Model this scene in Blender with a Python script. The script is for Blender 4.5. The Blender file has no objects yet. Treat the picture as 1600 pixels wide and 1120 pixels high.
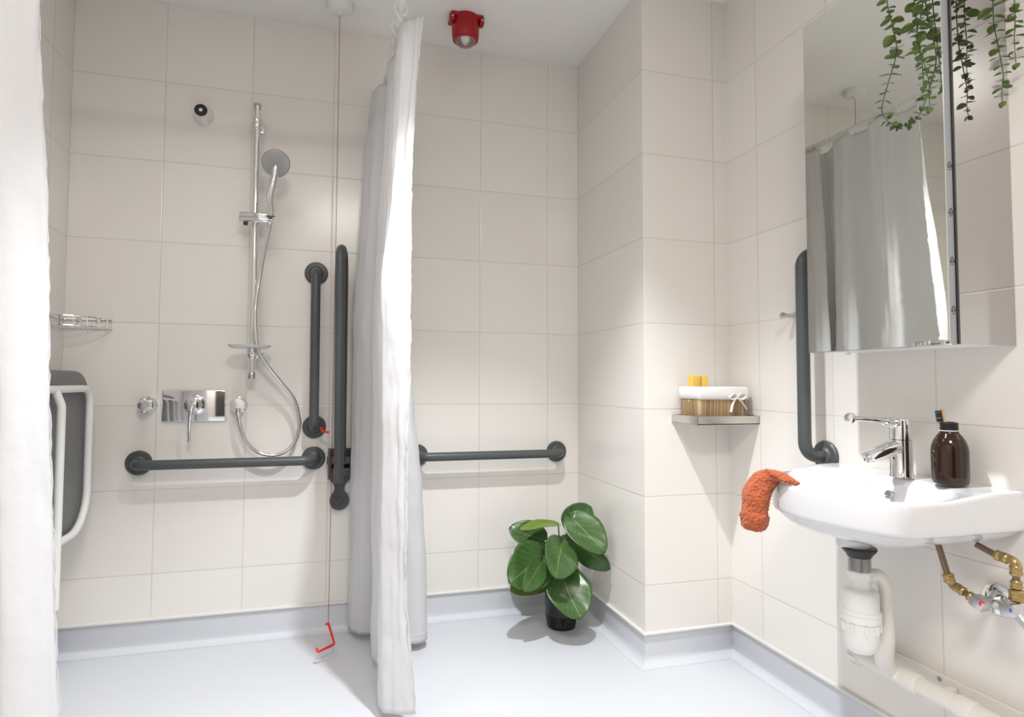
import bpy, bmesh, math, random
from mathutils import Vector as V, Matrix, Quaternion, noise
random.seed(7)
sc = bpy.context.scene
# ------------------------------------------------------------------ camera
H = 0.956
F_PX, YAW, PITCH, ROLL = 933.59, .2686, .0433, .0047
fw = V((math.sin(YAW)*math.cos(PITCH), math.cos(YAW)*math.cos(PITCH), math.sin(PITCH)))
rt0 = V((math.cos(YAW), -math.sin(YAW), 0)); up0 = rt0.cross(fw)
rt = rt0*math.cos(ROLL)+up0*math.sin(ROLL); up = up0*math.cos(ROLL)-rt0*math.sin(ROLL)
cd = bpy.data.cameras.new('camera'); cam = bpy.data.objects.new('camera', cd)
sc.collection.objects.link(cam)
cam.matrix_world = Matrix(((rt.x, up.x, -fw.x, 0), (rt.y, up.y, -fw.y, 0), (rt.z, up.z, -fw.z, H), (0, 0, 0, 1)))
cd.sensor_width = 36; cd.lens = F_PX/1600*36; cd.shift_x = 31.95/1600; cd.shift_y = -3.88/1600
cd.clip_start = .02
sc.camera = cam
# ------------------------------------------------------------------ world, lights, exposure
w = bpy.data.worlds.new('world'); sc.world = w; w.use_nodes = True
w.node_tree.nodes['Background'].inputs[0].default_value = (1, 1, 1, 1)
w.node_tree.nodes['Background'].inputs[1].default_value = .15
def lamp(name, loc, power, size, color, target=None):
    ld = bpy.data.lights.new(name, 'AREA'); ld.shape = 'DISK'; ld.size = size
    ld.energy = power; ld.color = color
    o = bpy.data.objects.new(name, ld); sc.collection.objects.link(o); o.location = loc
    if target: o.rotation_euler = (V(target)-V(loc)).to_track_quat('-Z', 'Y').to_euler()
    return o
def spot(name, loc, power, deg, blend, rad, color):
    ld = bpy.data.lights.new(name, 'SPOT'); ld.spot_size = math.radians(deg); ld.spot_blend = blend
    ld.shadow_soft_size = rad; ld.energy = power; ld.color = color
    o = bpy.data.objects.new(name, ld); sc.collection.objects.link(o); o.location = loc
    return o
spot('main_downlight_beam', (.36, 1.18, 2.352), 172, 92, .5, .03, (.93, .97, 1.0))
lamp('entrance_fill_light', (.12, -.28, 2.335), 34, .55, (1, .955, .90))  # added soft fill for the whole room, not a known fitting
lamp('shower_fill_light', (-.35, 1.45, 2.335), 3.5, .50, (1, .965, .92)).data.spread = 2.3  # weak fill added over the shower, where no lamp is known
vs = sc.view_settings
vs.view_transform = 'Standard'; vs.look = 'None'; vs.gamma = 1; vs.use_curve_mapping = False
vs.exposure = 0.0
# ------------------------------------------------------------------ material helpers
def new_mat(name):
    m = bpy.data.materials.new(name); m.use_nodes = True
    return m, m.node_tree.nodes, m.node_tree.links, m.node_tree.nodes['Principled BSDF']
def mat(name, col, rough=.5, metal=0, bump=0, scale=60, var=0, spec=.5, trans=0, coat=0, sheen=0, ior=1.45):
    m, N, L, b = new_mat(name)
    b.inputs['Base Color'].default_value = (*col, 1); b.inputs['Roughness'].default_value = rough
    b.inputs['Metallic'].default_value = metal; b.inputs['Specular IOR Level'].default_value = spec
    b.inputs['Transmission Weight'].default_value = trans; b.inputs['Coat Weight'].default_value = coat
    b.inputs['Sheen Weight'].default_value = sheen; b.inputs['IOR'].default_value = ior
    tc = N.new('ShaderNodeTexCoord')
    if bump or var:
        nz = N.new('ShaderNodeTexNoise'); nz.inputs['Scale'].default_value = scale; nz.inputs['Detail'].default_value = 4
        L.new(tc.outputs['Object'], nz.inputs['Vector'])
    if bump:
        bp = N.new('ShaderNodeBump'); bp.inputs['Strength'].default_value = bump; bp.inputs['Distance'].default_value = .002
        L.new(nz.outputs[0], bp.inputs['Height']); L.new(bp.outputs[0], b.inputs['Normal'])
    if var:
        mx = N.new('ShaderNodeMix'); mx.data_type = 'RGBA'
        mx.inputs[6].default_value = (*[c*(1-var) for c in col], 1); mx.inputs[7].default_value = (*[min(1, c*(1+var)) for c in col], 1)
        L.new(nz.outputs[0], mx.inputs[0]); L.new(mx.outputs[2], b.inputs['Base Color'])
    return m
def math_node(N, L, op, a, b=None, c=None):
    n = N.new('ShaderNodeMath'); n.operation = op
    for i, v in enumerate((a, b, c)):
        if v is None: continue
        if isinstance(v, (int, float)): n.inputs[i].default_value = v
        else: L.new(v, n.inputs[i])
    return n.outputs[0]
TW, TH, TZ = .3018, .3, -.0369
def tile_mat(name, x0, y0, seed=0, ysize=.3018):
    """glazed wall tiles; joints run on a world grid starting at x0 (walls facing y) or y0 (walls facing x)"""
    m, N, L, b = new_mat(name)
    tc = N.new('ShaderNodeTexCoord'); sp = N.new('ShaderNodeSeparateXYZ'); L.new(tc.outputs['Object'], sp.inputs[0])
    ge = N.new('ShaderNodeNewGeometry'); sn = N.new('ShaderNodeSeparateXYZ'); L.new(ge.outputs['True Normal'], sn.inputs[0])
    isx = math_node(N, L, 'GREATER_THAN', math_node(N, L, 'ABSOLUTE', sn.outputs[0]), .5)
    ux = math_node(N, L, 'DIVIDE', math_node(N, L, 'SUBTRACT', sp.outputs[0], x0), TW)
    uy = math_node(N, L, 'DIVIDE', math_node(N, L, 'SUBTRACT', sp.outputs[1], y0), ysize)
    mu = N.new('ShaderNodeMix'); L.new(isx, mu.inputs[0]); L.new(ux, mu.inputs[2]); L.new(uy, mu.inputs[3])
    u = mu.outputs[0]
    v = math_node(N, L, 'DIVIDE', math_node(N, L, 'SUBTRACT', sp.outputs[2], TZ), TH)
    def edge(t):   # 0 at a joint, rises away from it
        f = math_node(N, L, 'FRACT', t)
        return math_node(N, L, 'MINIMUM', f, math_node(N, L, 'SUBTRACT', 1, f))
    e = math_node(N, L, 'MINIMUM', edge(u), edge(v))
    mr = N.new('ShaderNodeMapRange'); mr.inputs[1].default_value = .0032; mr.inputs[2].default_value = .0060
    L.new(e, mr.inputs[0])
    mr2 = N.new('ShaderNodeMapRange'); mr2.inputs[1].default_value = .003; mr2.inputs[2].default_value = .011; L.new(e, mr2.inputs[0])
    # each tile a touch different
    cb = N.new('ShaderNodeCombineXYZ'); L.new(math_node(N, L, 'FLOOR', u), cb.inputs[0]); L.new(math_node(N, L, 'FLOOR', v), cb.inputs[1]); cb.inputs[2].default_value = seed
    wn = N.new('ShaderNodeTexWhiteNoise'); L.new(cb.outputs[0], wn.inputs[0])
    tcx = N.new('ShaderNodeMix'); tcx.data_type = 'RGBA'; L.new(wn.outputs[0], tcx.inputs[0])
    tcx.inputs[6].default_value = (.81, .775, .73, 1); tcx.inputs[7].default_value = (.84, .807, .765, 1)
    ns = N.new('ShaderNodeTexNoise'); ns.inputs['Scale'].default_value = 9; L.new(tc.outputs['Object'], ns.inputs['Vector'])
    gx = N.new('ShaderNodeMix'); gx.data_type = 'RGBA'; L.new(ns.outputs[0], gx.inputs[0])
    gx.inputs[6].default_value = (.60, .54, .48, 1); gx.inputs[7].default_value = (.76, .72, .67, 1)
    mx = N.new('ShaderNodeMix'); mx.data_type = 'RGBA'; L.new(mr.outputs[0], mx.inputs[0]); L.new(gx.outputs[2], mx.inputs[6]); L.new(tcx.outputs[2], mx.inputs[7])
    L.new(mx.outputs[2], b.inputs['Base Color'])
    b.inputs['Roughness'].default_value = .22; b.inputs['Specular IOR Level'].default_value = .45
    nz = N.new('ShaderNodeTexNoise'); nz.inputs['Scale'].default_value = 6; L.new(tc.outputs['Object'], nz.inputs['Vector'])
    hsum = math_node(N, L, 'ADD', mr2.outputs[0], math_node(N, L, 'MULTIPLY', nz.outputs[0], 1.2))
    bp = N.new('ShaderNodeBump'); bp.inputs['Strength'].default_value = .5; bp.inputs['Distance'].default_value = .0012
    L.new(hsum, bp.inputs['Height']); L.new(bp.outputs[0], b.inputs['Normal'])
    return m
XL, D, YF, XB, XR, ZC, YN = -.8954, 2.4166, 1.8548, 1.057, 1.4032, 2.3616, -.9
M = {}
M['tile_back'] = tile_mat('glazed tiles back', -.8954, 0, 1)
M['tile_left'] = tile_mat('glazed tiles left', 0, D-.15, 2)
M['tile_box'] = tile_mat('glazed tiles boxing', 1.3454-4*TW, YF, 3, D-YF)
M['tile_right'] = tile_mat('glazed tiles right', 0, 1.6993, 4)
M['ceil'] = mat('ceiling paint', (.90, .885, .87), .8)
M['vinyl'] = mat('grey safety vinyl', (.665, .68, .72), .42, bump=.12, scale=220, var=.03, spec=.4)
M['trim'] = mat('white plastic trim', (.76, .745, .72), .4)
M['white'] = mat('white plastic', (.82, .82, .80), .3)
M['warm'] = mat('cream plastic pipe', (.80, .77, .71), .35)
M['chrome'] = mat('chrome', (.82, .82, .83), .06, 1)
M['brushed'] = mat('brushed steel', (.62, .60, .57), .32, 1, bump=.05, scale=300)
M['rail'] = mat('grey coated rail', (.075, .082, .082), .38, bump=.05, scale=150)
M['dark'] = mat('black plastic', (.015, .015, .016), .35)
M['seat'] = mat('grey seat plastic', (.17, .175, .178), .45, bump=.05, scale=200)
M['ceramic'] = mat('white glazed ceramic', (.69, .69, .705), .09, spec=.5, coat=.4)
M['red'] = mat('red plastic', (.36, .006, .010), .3)
M['redcord'] = mat('red cord', (.30, .02, .025), .8)
M['orange'] = mat('bright red plastic', (.75, .03, .02), .35)
M['clear'] = mat('clear plastic', (.92, .93, .94), .06, trans=.85, ior=1.45)
M['smoked'] = mat('frosted plastic', (.86, .88, .88), .25, trans=.55)
M['brass'] = mat('brass', (.42, .30, .13), .32, 1, bump=.15, scale=80)
M['copper'] = mat('aged copper', (.24, .17, .125), .42, 1, bump=.1, scale=90, var=.2)
M['nickel'] = mat('dull zinc', (.55, .55, .56), .3, 1)
M['amber'] = mat('amber glass', (.020, .0065, .0022), .04, spec=.5, coat=.2)
M['wood'] = mat('bamboo', (.55, .33, .15), .5, var=.15, scale=40)
M['soap'] = mat('yellow soap', (.78, .50, .10), .35, var=.25, scale=45)
M['liner'] = mat('white cotton liner', (.80, .78, .75), .8, bump=.25, scale=260)
M['stem'] = mat('green stem', (.05, .10, .03), .5)
M['soil'] = mat('dark soil', (.02, .015, .01), .9, bump=.6, scale=80)
M['pot'] = mat('black plant pot', (.008, .008, .009), .22)
M['door'] = mat('dark door for reflections', (.05, .045, .04), .4)  # for the unseen door added to darken chrome reflections
M['headface'] = mat('grey spray face', (.40, .40, .41), .18, .35, coat=.3)
def mirror_mat(name, rough, col):
    m, N, L, b = new_mat(name)
    b.inputs['Metallic'].default_value = 1; b.inputs['Base Color'].default_value = (*col, 1)
    b.inputs['Roughness'].default_value = rough; return m
M['mirror'] = mirror_mat('silvered mirror', .005, (.84, .85, .80))
M['sidemirror'] = mirror_mat('satin anodised side', .035, (.50, .49, .49))
M['strip'] = mat('grey edge strip', (.33, .34, .37), .35)
def towel_mat():
    m = mat('orange terry', (.44, .098, .030), .95, bump=1.0, scale=420, var=.25, sheen=.4)
    return m
M['towel'] = towel_mat()
def curtain_mat():
    m, N, L, b = new_mat('white polyester curtain')
    b.inputs['Base Color'].default_value = (.87, .87, .89, 1); b.inputs['Roughness'].default_value = .55
    b.inputs['Sheen Weight'].default_value = .15
    tc = N.new('ShaderNodeTexCoord'); nz = N.new('ShaderNodeTexNoise'); nz.inputs['Scale'].default_value = 14; nz.inputs['Detail'].default_value = 5
    L.new(tc.outputs['Object'], nz.inputs['Vector'])
    bp = N.new('ShaderNodeBump'); bp.inputs['Strength'].default_value = .38; bp.inputs['Distance'].default_value = .012
    L.new(nz.outputs[0], bp.inputs['Height']); L.new(bp.outputs[0], b.inputs['Normal'])
    tr = N.new('ShaderNodeBsdfTranslucent'); tr.inputs[0].default_value = (.90, .90, .90, 1); L.new(bp.outputs[0], tr.inputs['Normal'])
    mx = N.new('ShaderNodeMixShader'); mx.inputs[0].default_value = .44
    L.new(b.outputs[0], mx.inputs[1]); L.new(tr.outputs[0], mx.inputs[2]); L.new(mx.outputs[0], N['Material Output'].inputs[0])
    return m
M['curtain'] = curtain_mat()
def leaf_mat(name, col, vein, rough=.35, veins=7):
    m, N, L, b = new_mat(name)
    uv = N.new('ShaderNodeUVMap'); uv.uv_map = 'UVMap'; sp = N.new('ShaderNodeSeparateXYZ'); L.new(uv.outputs[0], sp.inputs[0])
    ax = math_node(N, L, 'ABSOLUTE', math_node(N, L, 'SUBTRACT', sp.outputs[0], .5))
    mid = math_node(N, L, 'LESS_THAN', ax, .012)
    s = math_node(N, L, 'MULTIPLY', math_node(N, L, 'SUBTRACT', sp.outputs[1], math_node(N, L, 'MULTIPLY', ax, .9)), veins)
    f = math_node(N, L, 'ABSOLUTE', math_node(N, L, 'SUBTRACT', math_node(N, L, 'FRACT', s), .5))
    side = math_node(N, L, 'LESS_THAN', f, .035)
    k = math_node(N, L, 'MAXIMUM', mid, math_node(N, L, 'MULTIPLY', side, .45))
    nz = N.new('ShaderNodeTexNoise'); nz.inputs['Scale'].default_value = 25
    tc = N.new('ShaderNodeTexCoord'); L.new(tc.outputs['Object'], nz.inputs['Vector'])
    c1 = N.new('ShaderNodeMix'); c1.data_type = 'RGBA'; L.new(nz.outputs[0], c1.inputs[0])
    c1.inputs[6].default_value = (*[c*.75 for c in col], 1); c1.inputs[7].default_value = (*[c*1.25 for c in col], 1)
    mx = N.new('ShaderNodeMix'); mx.data_type = 'RGBA'; L.new(k, mx.inputs[0]); L.new(c1.outputs[2], mx.inputs[6]); mx.inputs[7].default_value = (*vein, 1)
    L.new(mx.outputs[2], b.inputs['Base Color']); b.inputs['Roughness'].default_value = rough
    b.inputs['Subsurface Weight'].default_value = .05; b.inputs['Subsurface Radius'].default_value = (.01, .02, .005)
    bp = N.new('ShaderNodeBump'); bp.inputs['Strength'].default_value = .25; bp.inputs['Distance'].default_value = .001
    L.new(math_node(N, L, 'MULTIPLY', k, -1), bp.inputs['Height']); L.new(bp.outputs[0], b.inputs['Normal'])
    return m
M['leaf'] = leaf_mat('deep green leaf', (.050, .112, .026), (.17, .27, .10), .30)
M['leaf_light'] = leaf_mat('yellow green leaf', (.14, .22, .025), (.25, .34, .08), .35)
M['euca'] = leaf_mat('small round leaf', (.115, .175, .040), (.15, .22, .07), .5, 3)
def wicker_mat():
    m, N, L, b = new_mat('bamboo slats')
    tc = N.new('ShaderNodeTexCoord'); sp = N.new('ShaderNodeSeparateXYZ'); L.new(tc.outputs['Object'], sp.inputs[0])
    s = math_node(N, L, 'MULTIPLY', math_node(N, L, 'ADD', sp.outputs[0], sp.outputs[1]), 190)
    fr = math_node(N, L, 'FRACT', s); tri = math_node(N, L, 'ABSOLUTE', math_node(N, L, 'SUBTRACT', fr, .5))
    wn = N.new('ShaderNodeTexWhiteNoise'); wn.noise_dimensions = '1D'; L.new(math_node(N, L, 'FLOOR', s), wn.inputs['W'])
    cr = N.new('ShaderNodeMix'); cr.data_type = 'RGBA'; L.new(wn.outputs[0], cr.inputs[0])
    cr.inputs[6].default_value = (.30, .19, .09, 1); cr.inputs[7].default_value = (.58, .41, .23, 1)
    dk = N.new('ShaderNodeMix'); dk.data_type = 'RGBA'; L.new(math_node(N, L, 'GREATER_THAN', tri, .42), dk.inputs[0])
    L.new(cr.outputs[2], dk.inputs[6]); dk.inputs[7].default_value = (.10, .06, .03, 1)
    L.new(dk.outputs[2], b.inputs['Base Color']); b.inputs['Roughness'].default_value = .6
    bp = N.new('ShaderNodeBump'); bp.inputs['Strength'].default_value = .6; bp.inputs['Distance'].default_value = .003
    L.new(math_node(N, L, 'MULTIPLY', tri, -1), bp.inputs['Height']); L.new(bp.outputs[0], b.inputs['Normal'])
    return m
M['wicker'] = wicker_mat()
# ------------------------------------------------------------------ geometry helpers
def catmull(pts, n, closed=False):
    P = [V(p) for p in pts]; out = []
    k = len(P); segs = k if closed else k-1
    for i in range(segs):
        if closed: p0, p1, p2, p3 = P[(i-1) % k], P[i], P[(i+1) % k], P[(i+2) % k]
        else: p0, p1, p2, p3 = P[max(i-1, 0)], P[i], P[i+1], P[min(i+2, k-1)]
        for j in range(n):
            t = j/n
            out.append(.5*((2*p1)+(p2-p0)*t+(2*p0-5*p1+4*p2-p3)*t*t+(3*p1-p0-3*p2+p3)*t**3))
    if not closed: out.append(P[-1])
    return out
def fillet(pts, r, n=8):
    P = [V(p) for p in pts]; out = [P[0]]
    for i in range(1, len(P)-1):
        a = (P[i-1]-P[i]).normalized(); b = (P[i+1]-P[i]).normalized()
        rr = r[i-1] if isinstance(r, (list, tuple)) else r
        ang = a.angle(b); t = rr/math.tan(ang/2)
        p1 = P[i]+a*t; p2 = P[i]+b*t
        c = P[i]+(a+b).normalized()*(rr/math.sin(ang/2))
        v1 = (p1-c).normalized(); v2 = (p2-c).normalized()
        for j in range(n+1):
            out.append(c+v1.slerp(v2, j/n)*rr)
    out.append(P[-1]); return out
class MB:
    def __init__(s): s.v = []; s.f = []; s.uv = {}
    def add(s, vs, fs):
        o = len(s.v); s.v += [V(p) for p in vs]; s.f += [tuple(o+i for i in f) for f in fs]; return s
    def box(s, c, size, bev=0, rot=None, seg=2):
        bm = bmesh.new(); bmesh.ops.create_cube(bm, size=1)
        for vv in bm.verts: vv.co = V((vv.co.x*size[0], vv.co.y*size[1], vv.co.z*size[2]))
        if bev: bmesh.ops.bevel(bm, geom=list(bm.edges), offset=bev, segments=seg, profile=.5, affect='EDGES')
        R = rot if rot else Matrix.Identity(3)
        bm.verts.index_update()
        s.add([R @ vv.co+V(c) for vv in bm.verts], [[x.index for x in f.verts] for f in bm.faces]); bm.free(); return s
    def tube(s, pts, r, seg=16, caps=True, flat=None, closed=False):
        P = [V(p) for p in pts]; n = len(P)
        R = r if isinstance(r, (list, tuple)) else [r]*n
        T = []
        for i in range(n):
            if closed: t = P[(i+1) % n]-P[i-1]
            else: t = P[min(i+1, n-1)]-P[max(i-1, 0)]
            T.append(t.normalized() if t.length > 1e-9 else V((0, 0, 1)))
        ref = V((0, 0, 1)) if abs(T[0].z) < .9 else V((1, 0, 0))
        nrm = T[0].cross(ref).normalized(); vs = []; fs = []
        for i in range(n):
            if i:
                q = T[i-1].rotation_difference(T[i]); nrm = q @ nrm
                nrm = (nrm-T[i]*nrm.dot(T[i])).normalized()
            bn = T[i].cross(nrm)
            for k in range(seg):
                a = 2*math.pi*k/seg
                vs.append(P[i]+(nrm*math.cos(a)+bn*math.sin(a)*(flat or 1))*R[i])
        m = n if closed else n-1
        for i in range(m):
            for k in range(seg):
                a = i*seg+k; b = i*seg+(k+1) % seg; j = (i+1) % n
                fs.append((a, b, j*seg+(k+1) % seg, j*seg+k))
        if caps and not closed:
            fs.append(tuple(range(seg-1, -1, -1))); fs.append(tuple((n-1)*seg+k for k in range(seg)))
        return s.add(vs, fs)
    def lathe(s, origin, axis, prof, seg=40):
        """prof: list of (radius, distance along axis)"""
        o = V(origin); ax = V(axis).normalized(); ref = V((0, 0, 1)) if abs(ax.z) < .9 else V((1, 0, 0))
        u = ax.cross(ref).normalized(); v = ax.cross(u); vs = []; fs = []
        for (r, h) in prof:
            for k in range(seg):
                a = 2*math.pi*k/seg; vs.append(o+ax*h+(u*math.cos(a)+v*math.sin(a))*max(r, 1e-5))
        for i in range(len(prof)-1):
            for k in range(seg):
                fs.append((i*seg+k, i*seg+(k+1) % seg, (i+1)*seg+(k+1) % seg, (i+1)*seg+k))
        fs.append(tuple(range(seg-1, -1, -1))); fs.append(tuple((len(prof)-1)*seg+k for k in range(seg)))
        return s.add(vs, fs)
    def loft(s, rings, caps=True):
        n = len(rings[0]); vs = [p for r in rings for p in r]; fs = []
        for i in range(len(rings)-1):
            for k in range(n): fs.append((i*n+k, i*n+(k+1) % n, (i+1)*n+(k+1) % n, (i+1)*n+k))
        if caps: fs.append(tuple(range(n-1, -1, -1))); fs.append(tuple((len(rings)-1)*n+k for k in range(n)))
        return s.add(vs, fs)
    def prism(s, poly, ax, h):
        """poly: closed list of 3d points, extruded by vector ax*h"""
        n = len(poly); e = V(ax)*h
        return s.add([V(p) for p in poly]+[V(p)+e for p in poly], [tuple(range(n-1, -1, -1)), tuple(range(n, 2*n))]+[(i, (i+1) % n, n+(i+1) % n, n+i) for i in range(n)])
    def build(s, name, m, parent=None, smooth=True, angle=38, label=None, weld=False):
        me = bpy.data.meshes.new(name); off = V(parent_world(parent)) if parent else V((0, 0, 0))
        me.from_pydata([p-off for p in s.v], [], s.f)
        bm = bmesh.new(); bm.from_mesh(me)
        if weld: bmesh.ops.remove_doubles(bm, verts=bm.verts, dist=1e-5)
        bmesh.ops.recalc_face_normals(bm, faces=bm.faces); bm.to_mesh(me); bm.free()
        if smooth:
            me.shade_smooth(); me.set_sharp_from_angle(angle=math.radians(angle))
        me.materials.append(m if not isinstance(m, str) else M[m])
        o = bpy.data.objects.new(name, me); sc.collection.objects.link(o)
        if parent: o.parent = parent
        if label: o['label'] = label
        return o
def parent_world(p):
    t = V((0, 0, 0))
    while p: t += V(p.location); p = p.parent
    return t
def thing(name, loc, label, cat, group=None):
    o = bpy.data.objects.new(name, None); sc.collection.objects.link(o); o.location = loc; o.empty_display_size = .05
    o['label'] = label; o['category'] = cat
    if group: o['group'] = group
    return o
def tag(o, label, cat, group=None):
    o['label'] = label; o['category'] = cat
    if group: o['group'] = group
    return o
def struct(o): o['kind'] = 'structure'; return o
# ------------------------------------------------------------------ room shell
T = .06
struct(MB().box(((XL+XR)/2, (D+YN)/2, -.03), (XR-XL+2*T, D-YN+2*T, .06)).build('floor', 'vinyl', smooth=False))
struct(MB().box(((XL+XR)/2, (D+YN)/2, ZC+.03), (XR-XL+2*T, D-YN+2*T, .06)).build('ceiling', 'ceil', smooth=False))
struct(MB().box(((XL+XR)/2, D+T/2, ZC/2), (XR-XL+2*T, T, ZC)).build('wall_back', 'tile_back', smooth=False))
struct(MB().box((XL-T/2, (D+YN)/2, ZC/2), (T, D-YN, ZC)).build('wall_left', 'tile_left', smooth=False))
struct(MB().box((XR+T/2, (D+YN)/2, ZC/2), (T, D-YN, ZC)).build('wall_right', 'tile_right', smooth=False))
struct(MB().box(((XL+XR)/2, YN-T/2, ZC/2), (XR-XL+2*T, T, ZC)).build('wall_front', 'tile_back', smooth=False))
struct(MB().box(((XB+XR)/2, (YF+D)/2, ZC/2), (XR-XB, D-YF, ZC)).build('wall_boxing', 'tile_box', smooth=False))
struct(MB().box((.15, YN+.02, 1.02), (.95, .04, 2.04), .004).build('added_dark_door', 'door'))  # unseen door, added so the chrome has something dark to reflect
# white strip under the tiles and coved vinyl skirting, one mesh per wall
RUN = [((XL, YN), 'l', 'left'), ((XL, D), None, 'back'), ((XB, D), None, 'boxing_side'), ((XB, YF), None, 'boxing_front'), ((XR, YF), None, 'right'), ((XR, YN), None, None)]
def off_pt(i, d):
    return [(XL+d, YN), (XL+d, D-d), (XB-d, D-d), (XB-d, YF-d), (XR-d, YF-d), (XR-d, YN)][i]
prof = [(0, .1), (.0035, .1), (.0035, .034)]+[(.0035+.032*(1-math.cos(a)), .034-.0335*math.sin(a)) for a in [math.pi/2*k/8 for k in range(1, 9)]]+[(.0, .0004)]
tprof = [(0, .1), (.010, .1), (.012, .102), (.012, .107), (.010, .109), (0, .109)]
for i, nm in enumerate(['left', 'back', 'boxing_side', 'boxing_front', 'right']):
    for pr, kind, m in ((prof, 'baseboard_', 'vinyl'), (tprof, 'trim_', 'trim')):
        rings = []
        for e in (i, i+1): rings.append([(*off_pt(e, d), z) for d, z in pr])
        struct(MB().loft(rings).build(kind+nm if kind == 'baseboard_' else 'trim_%d' % (i+1), m, angle=50))
# ------------------------------------------------------------------ ceiling things
def downlight(loc, label):
    t = thing('recessed_downlight', loc, label, 'ceiling light')
    x, y, z = loc
    MB().lathe((x, y, ZC), (0, 0, -1), [(.052, 0), (.052, .002), (.047, .004), (.040, .004), (.040, .001), (.036, .0005)]).build('bezel', 'white', t)
downlight((.36, 1.18, ZC), 'round white recessed downlight in the ceiling above the basin side')
t = thing('added_fill_frame', (.12, -.28, ZC), 'round white frame around an added fill light behind the camera', 'ceiling light', 'round frames of the added fill lights')  # invented housing for the added entrance fill
MB().lathe((.12, -.28, ZC), (0, 0, -1), [(.31, 0), (.31, .020), (.305, .024), (.285, .024), (.285, .018), (.28, .017)], 48).build('frame', 'white', t)
t = thing('added_fill_frame', (-.35, 1.45, ZC), 'round white frame around an added fill light over the shower area', 'ceiling light', 'round frames of the added fill lights')  # invented housing for the added shower fill
MB().lathe((-.35, 1.45, ZC), (0, 0, -1), [(.285, 0), (.285, .020), (.28, .024), (.26, .024), (.26, .018), (.255, .017)], 48).build('frame', 'white', t)
def ceiling_pull():
    x, y = .025, 2.243
    t = thing('emergency_pull_cord', (x, y, ZC), 'red emergency pull cord hanging from a round white ceiling switch, triangular red handle near floor', 'pull cord')
    MB().lathe((x, y, ZC), (0, 0, -1), [(.047, 0), (.047, .018), (.044, .028), (.03, .033), (.012, .034), (.010, .042), (.004, .044)]).build('ceiling_switch', 'white', t)
    MB().tube(catmull([(x, y, ZC-.04), (x-.001, y, 1.6), (x-.003, y-.004, .8), (x-.006, y-.01, .098)], 10), .0010, 8).build('cord', 'redcord', t)
    a = V((x-.006, y-.01, .098)); b = V((.040, 2.17, .050)); c = V((-.016, 2.13, .046))
    MB().tube(fillet([a+V((-.008, .004, -.004)), a, b, c, c+V((-.002, .012, .008))], [.004, .010, .004], 5), .0042, 10).build('pull_handle', 'orange', t, label='bright red triangular pull handle')
    # upper triangular grip on the cord at mid height
    g = V((.0, 2.25, .79))
    MB().tube(fillet([(-.020, 2.36, .780), (-.012, 2.34, .768), (.01, 2.33, .764)], .005, 4), .0042, 10).build('pull_handle', 'orange', t)
ceiling_pull()
def sounder():
    x, y = .496, 2.205
    t = thing('fire_alarm_beacon', (x, y, ZC), 'red fire alarm sounder with a clear strobe lens fixed to the ceiling', 'fire alarm')
    m = MB(); m.lathe((x, y, ZC), (0, 0, -1), [(.052, 0), (.054, .012), (.052, .03), (.054, .032), (.053, .062), (.050, .085), (.047, .088), (.040, .088), (.038, .080)])
    m.build('housing', 'red', t)
    m = MB(); m.box((x, y, ZC-.007), (.125, .082, .014), .004)
    for sx in (-1, 1):
        m.box((x+sx*.058, y-.02, ZC-.018), (.018, .030, .03), .004)
    m.build('mounting_plate', 'red', t)
    for sx in (-1, 1):
        MB().lathe((x+sx*.058, y-.036, ZC-.018), (0, -1, 0), [(.0045, 0), (.0045, .002), (.002, .003)], 12).build('screw', 'nickel', t)
    MB().lathe((x, y, ZC-.078), (0, 0, -1), [(.041, 0), (.041, .006), (.038, .016), (.030, .025), (.018, .030), (.004, .032)]).build('strobe_lens', 'clear', t, label='clear domed strobe lens')
    MB().lathe((x, y, ZC-.074), (0, 0, -1), [(.02, 0), (.014, .012), (.006, .02)]).build('reflector', 'chrome', t)
sounder()
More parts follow.
